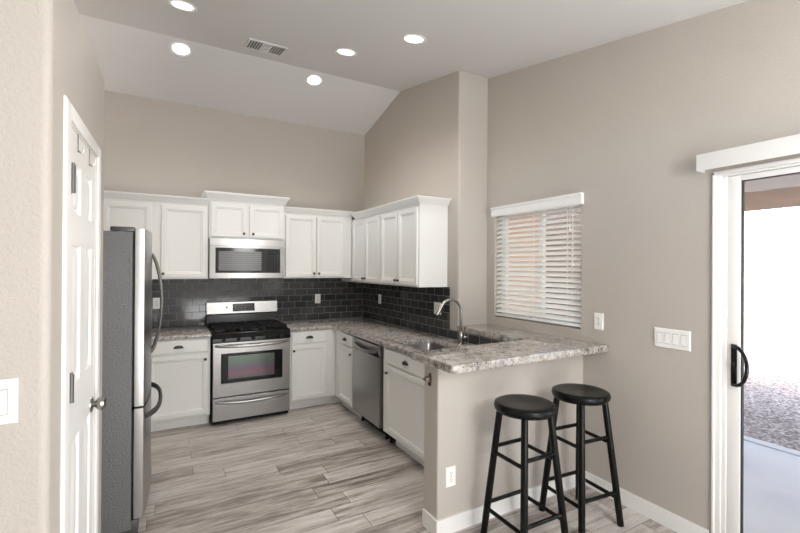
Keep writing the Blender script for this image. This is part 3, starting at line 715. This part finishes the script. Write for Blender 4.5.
MB().box(hx-.004, hx+.006, -.006, .0124, hz-.014, hz+.016, .002).build('latch', 'blackmatte', h)
# sliding-door blind head rail
t = thing('blind_head_rail', 'long white blind valance mounted above the sliding door', 'valance', (RX, 1.264, 2.130), -PI/2)
MB().box(0, 1.95, -.082, -.074, 0, .092, .002).box(0, .008, -.0738, -.001, 0, .092, .001).box(1.942, 1.95, -.0738, -.001, 0, .092, .001).build('fascia', 'trim', t, 25)
MB().box(.009, 1.94, -.0735, -.002, .05, .085).build('track', 'trim', t, 0)

# ---------------------------------------------------------------- stools
SH = .808
st = thing('bar_stool', 'black round wooden bar stool nearer the end of the half wall', 'stool', (0, 0, 0), 0, 'black bar stools')
sr = .1745
MB().lathe([(.0, SH-.053), (sr-.03, SH-.053), (sr-.012, SH-.049), (sr-.003, SH-.036), (sr, SH-.022), (sr-.004, SH-.007), (sr-.015, SH-.001), (sr-.03, SH), (sr-.06, SH-.003), (0, SH-.006)], (0, 0, 0), 'z', 56).build('seat', 'blackwood', st, 50)
TOPR, BOTR = .098, .163
def legpt(sx, sy, z): q = 1-z/(SH-.05); r_ = lerp(TOPR, BOTR, q); return Vector((sx*r_, sy*r_, z))
for sx in (-1, 1):
    for sy in (-1, 1):
        MB().tube([legpt(sx, sy, .0008), legpt(sx, sy, .25), legpt(sx, sy, SH-.0525)], [.0195, .0205, .0190], 14).build('leg', 'blackwood', st)
for z, dz in ((.165, .035), (.50, .035)):
    for s_ in (-1, 1):
        MB().tube([legpt(-1, s_, z+dz), legpt(1, s_, z+dz)], .0115, 10).build('stretcher', 'blackwood', st)
        MB().tube([legpt(s_, -1, z), legpt(s_, 1, z)], .0115, 10).build('stretcher', 'blackwood', st)
s2 = copy_tree(st); s2['label'] = 'black round wooden bar stool nearer the right wall corner'
st.location = (1.828, 1.769, 0); st.rotation_euler = (0, 0, R(-1))
s2.location = (2.323, 1.777, 0); s2.rotation_euler = (0, 0, R(-5))

# ---------------------------------------------------------------- ceiling lights and vent
def zf_(y): return ZR-SLF*(YR-y)
def zb_(y): return ZR-.25*(y-YR)
def can(x, y, front, label):
    z = zf_(y) if front else zb_(y); tilt = math.atan(SLF) if front else -math.atan(.25)
    t = thing('recessed_light', label, 'ceiling light', (x, y, z), 0, 'recessed ceiling lights'); t.rotation_euler = (tilt, 0, 0)
    MB().lathe([(.070, -.0005), (.096, -.0005), (.095, -.005), (.088, -.008), (.076, -.006), (.071, -.002)], (0, 0, 0), 'z', 36, False).build('trim_ring', 'trim', t)
    MB().lathe([(0, -.0045), (.05, -.004), (.0705, -.001)], (0, 0, 0), 'z', 36, False).build('lens', 'lamp', t)
    d = bpy.data.lights.new('recessed_light_glow', 'SPOT'); d.energy = 25; d.color = (1, .955, .90); d.spot_size = R(125); d.spot_blend = .8; d.shadow_soft_size = .07
    o = bpy.data.objects.new('recessed_light_glow', d); COL.objects.link(o); o.parent = t; o.location = (0, 0, -.03)
can(.125, 3.405, True, 'round recessed ceiling light at the top left above the refrigerator')
can(.149, 4.356, False, 'round recessed ceiling light below the ridge, left of the vent')
can(1.392, 3.443, True, 'round recessed ceiling light between the vent and the nearer right light')
can(1.675, 2.77, True, 'round recessed ceiling light nearest the window wall')
can(1.405, 4.363, False, 'round recessed ceiling light below the ridge, near the corner cabinets')
t = thing('ceiling_vent', 'white louvred air vent in the sloping ceiling', 'vent', (.80, 3.865, zf_(3.865)), 0); t.rotation_euler = (math.atan(SLF), 0, 0)
MB().box(-.15, .15, -.13, .13, -.003, -.0005).build('backing', 'slot', t, 0)
b = MB()
for a in ((-.165, .165, -.145, -.122), (-.165, .165, .122, .145), (-.165, -.145, -.122, .122), (.145, .165, -.122, .122)): b.box(*a, -.012, -.0005, .002)
b.build('frame', 'ceiling', t)
for i in range(4):
    for s_ in (-1, 1): MB().box(s_*(.062+i*.022)-.004, s_*(.062+i*.022)+.004, -.12, .12, -.010, -.004, .001).build('louvre', 'ceiling', t)
for i in range(5): MB().box(-.046, .046, -.11+i*.05, -.085+i*.05, -.010, -.004, .001).build('louvre', 'ceiling', t)

# ---------------------------------------------------------------- outdoors
struct(MB().box(2.866, 4.80, -5, 4.3, -.16, -.03).build('patio', 'concrete', smooth=0), 'pale concrete patio slab outside the sliding door', 'patio')
struct(MB().box(4.801, 4.92, -5, 9, -.16, -.022, .006).build('trim_6', 'concrete', smooth=0), 'concrete edging strip between patio and gravel', 'edging')
tag(MB().box(4.921, 9.499, -5, 4.309, -.2, -.04).build('gravel', 'gravel', smooth=0), 'brown gravel yard beyond the patio slab', 'gravel', kind='stuff')
struct(MB().box(9.5, 9.7, -6, 12, -.2, 1.95).build('wall_yard', 'stucco', smooth=0), 'pale sunlit block wall at the end of the yard', 'wall')
struct(MB().prism([(2.87, 2.72), (6.6, 2.33), (6.6, 2.50), (2.87, 2.9)], -4, 3.55, 'y').build('roof_patio', 'patiowood', smooth=0), 'brown patio cover outside the sliding door', 'patio roof')
struct(MB().box(2.868, 3.98, 3.62, 3.80, -.16, 2.9).build('wall_wing', 'peach', smooth=0), 'peach stucco house wall outside the left half of the blind window', 'wall')
struct(MB().box(3.5, 7.4, 4.312, 4.38, -.16, 2.6).build('wall_fence', 'fence', smooth=0), 'dark brown wooden fence outside the right half of the blind window', 'fence')
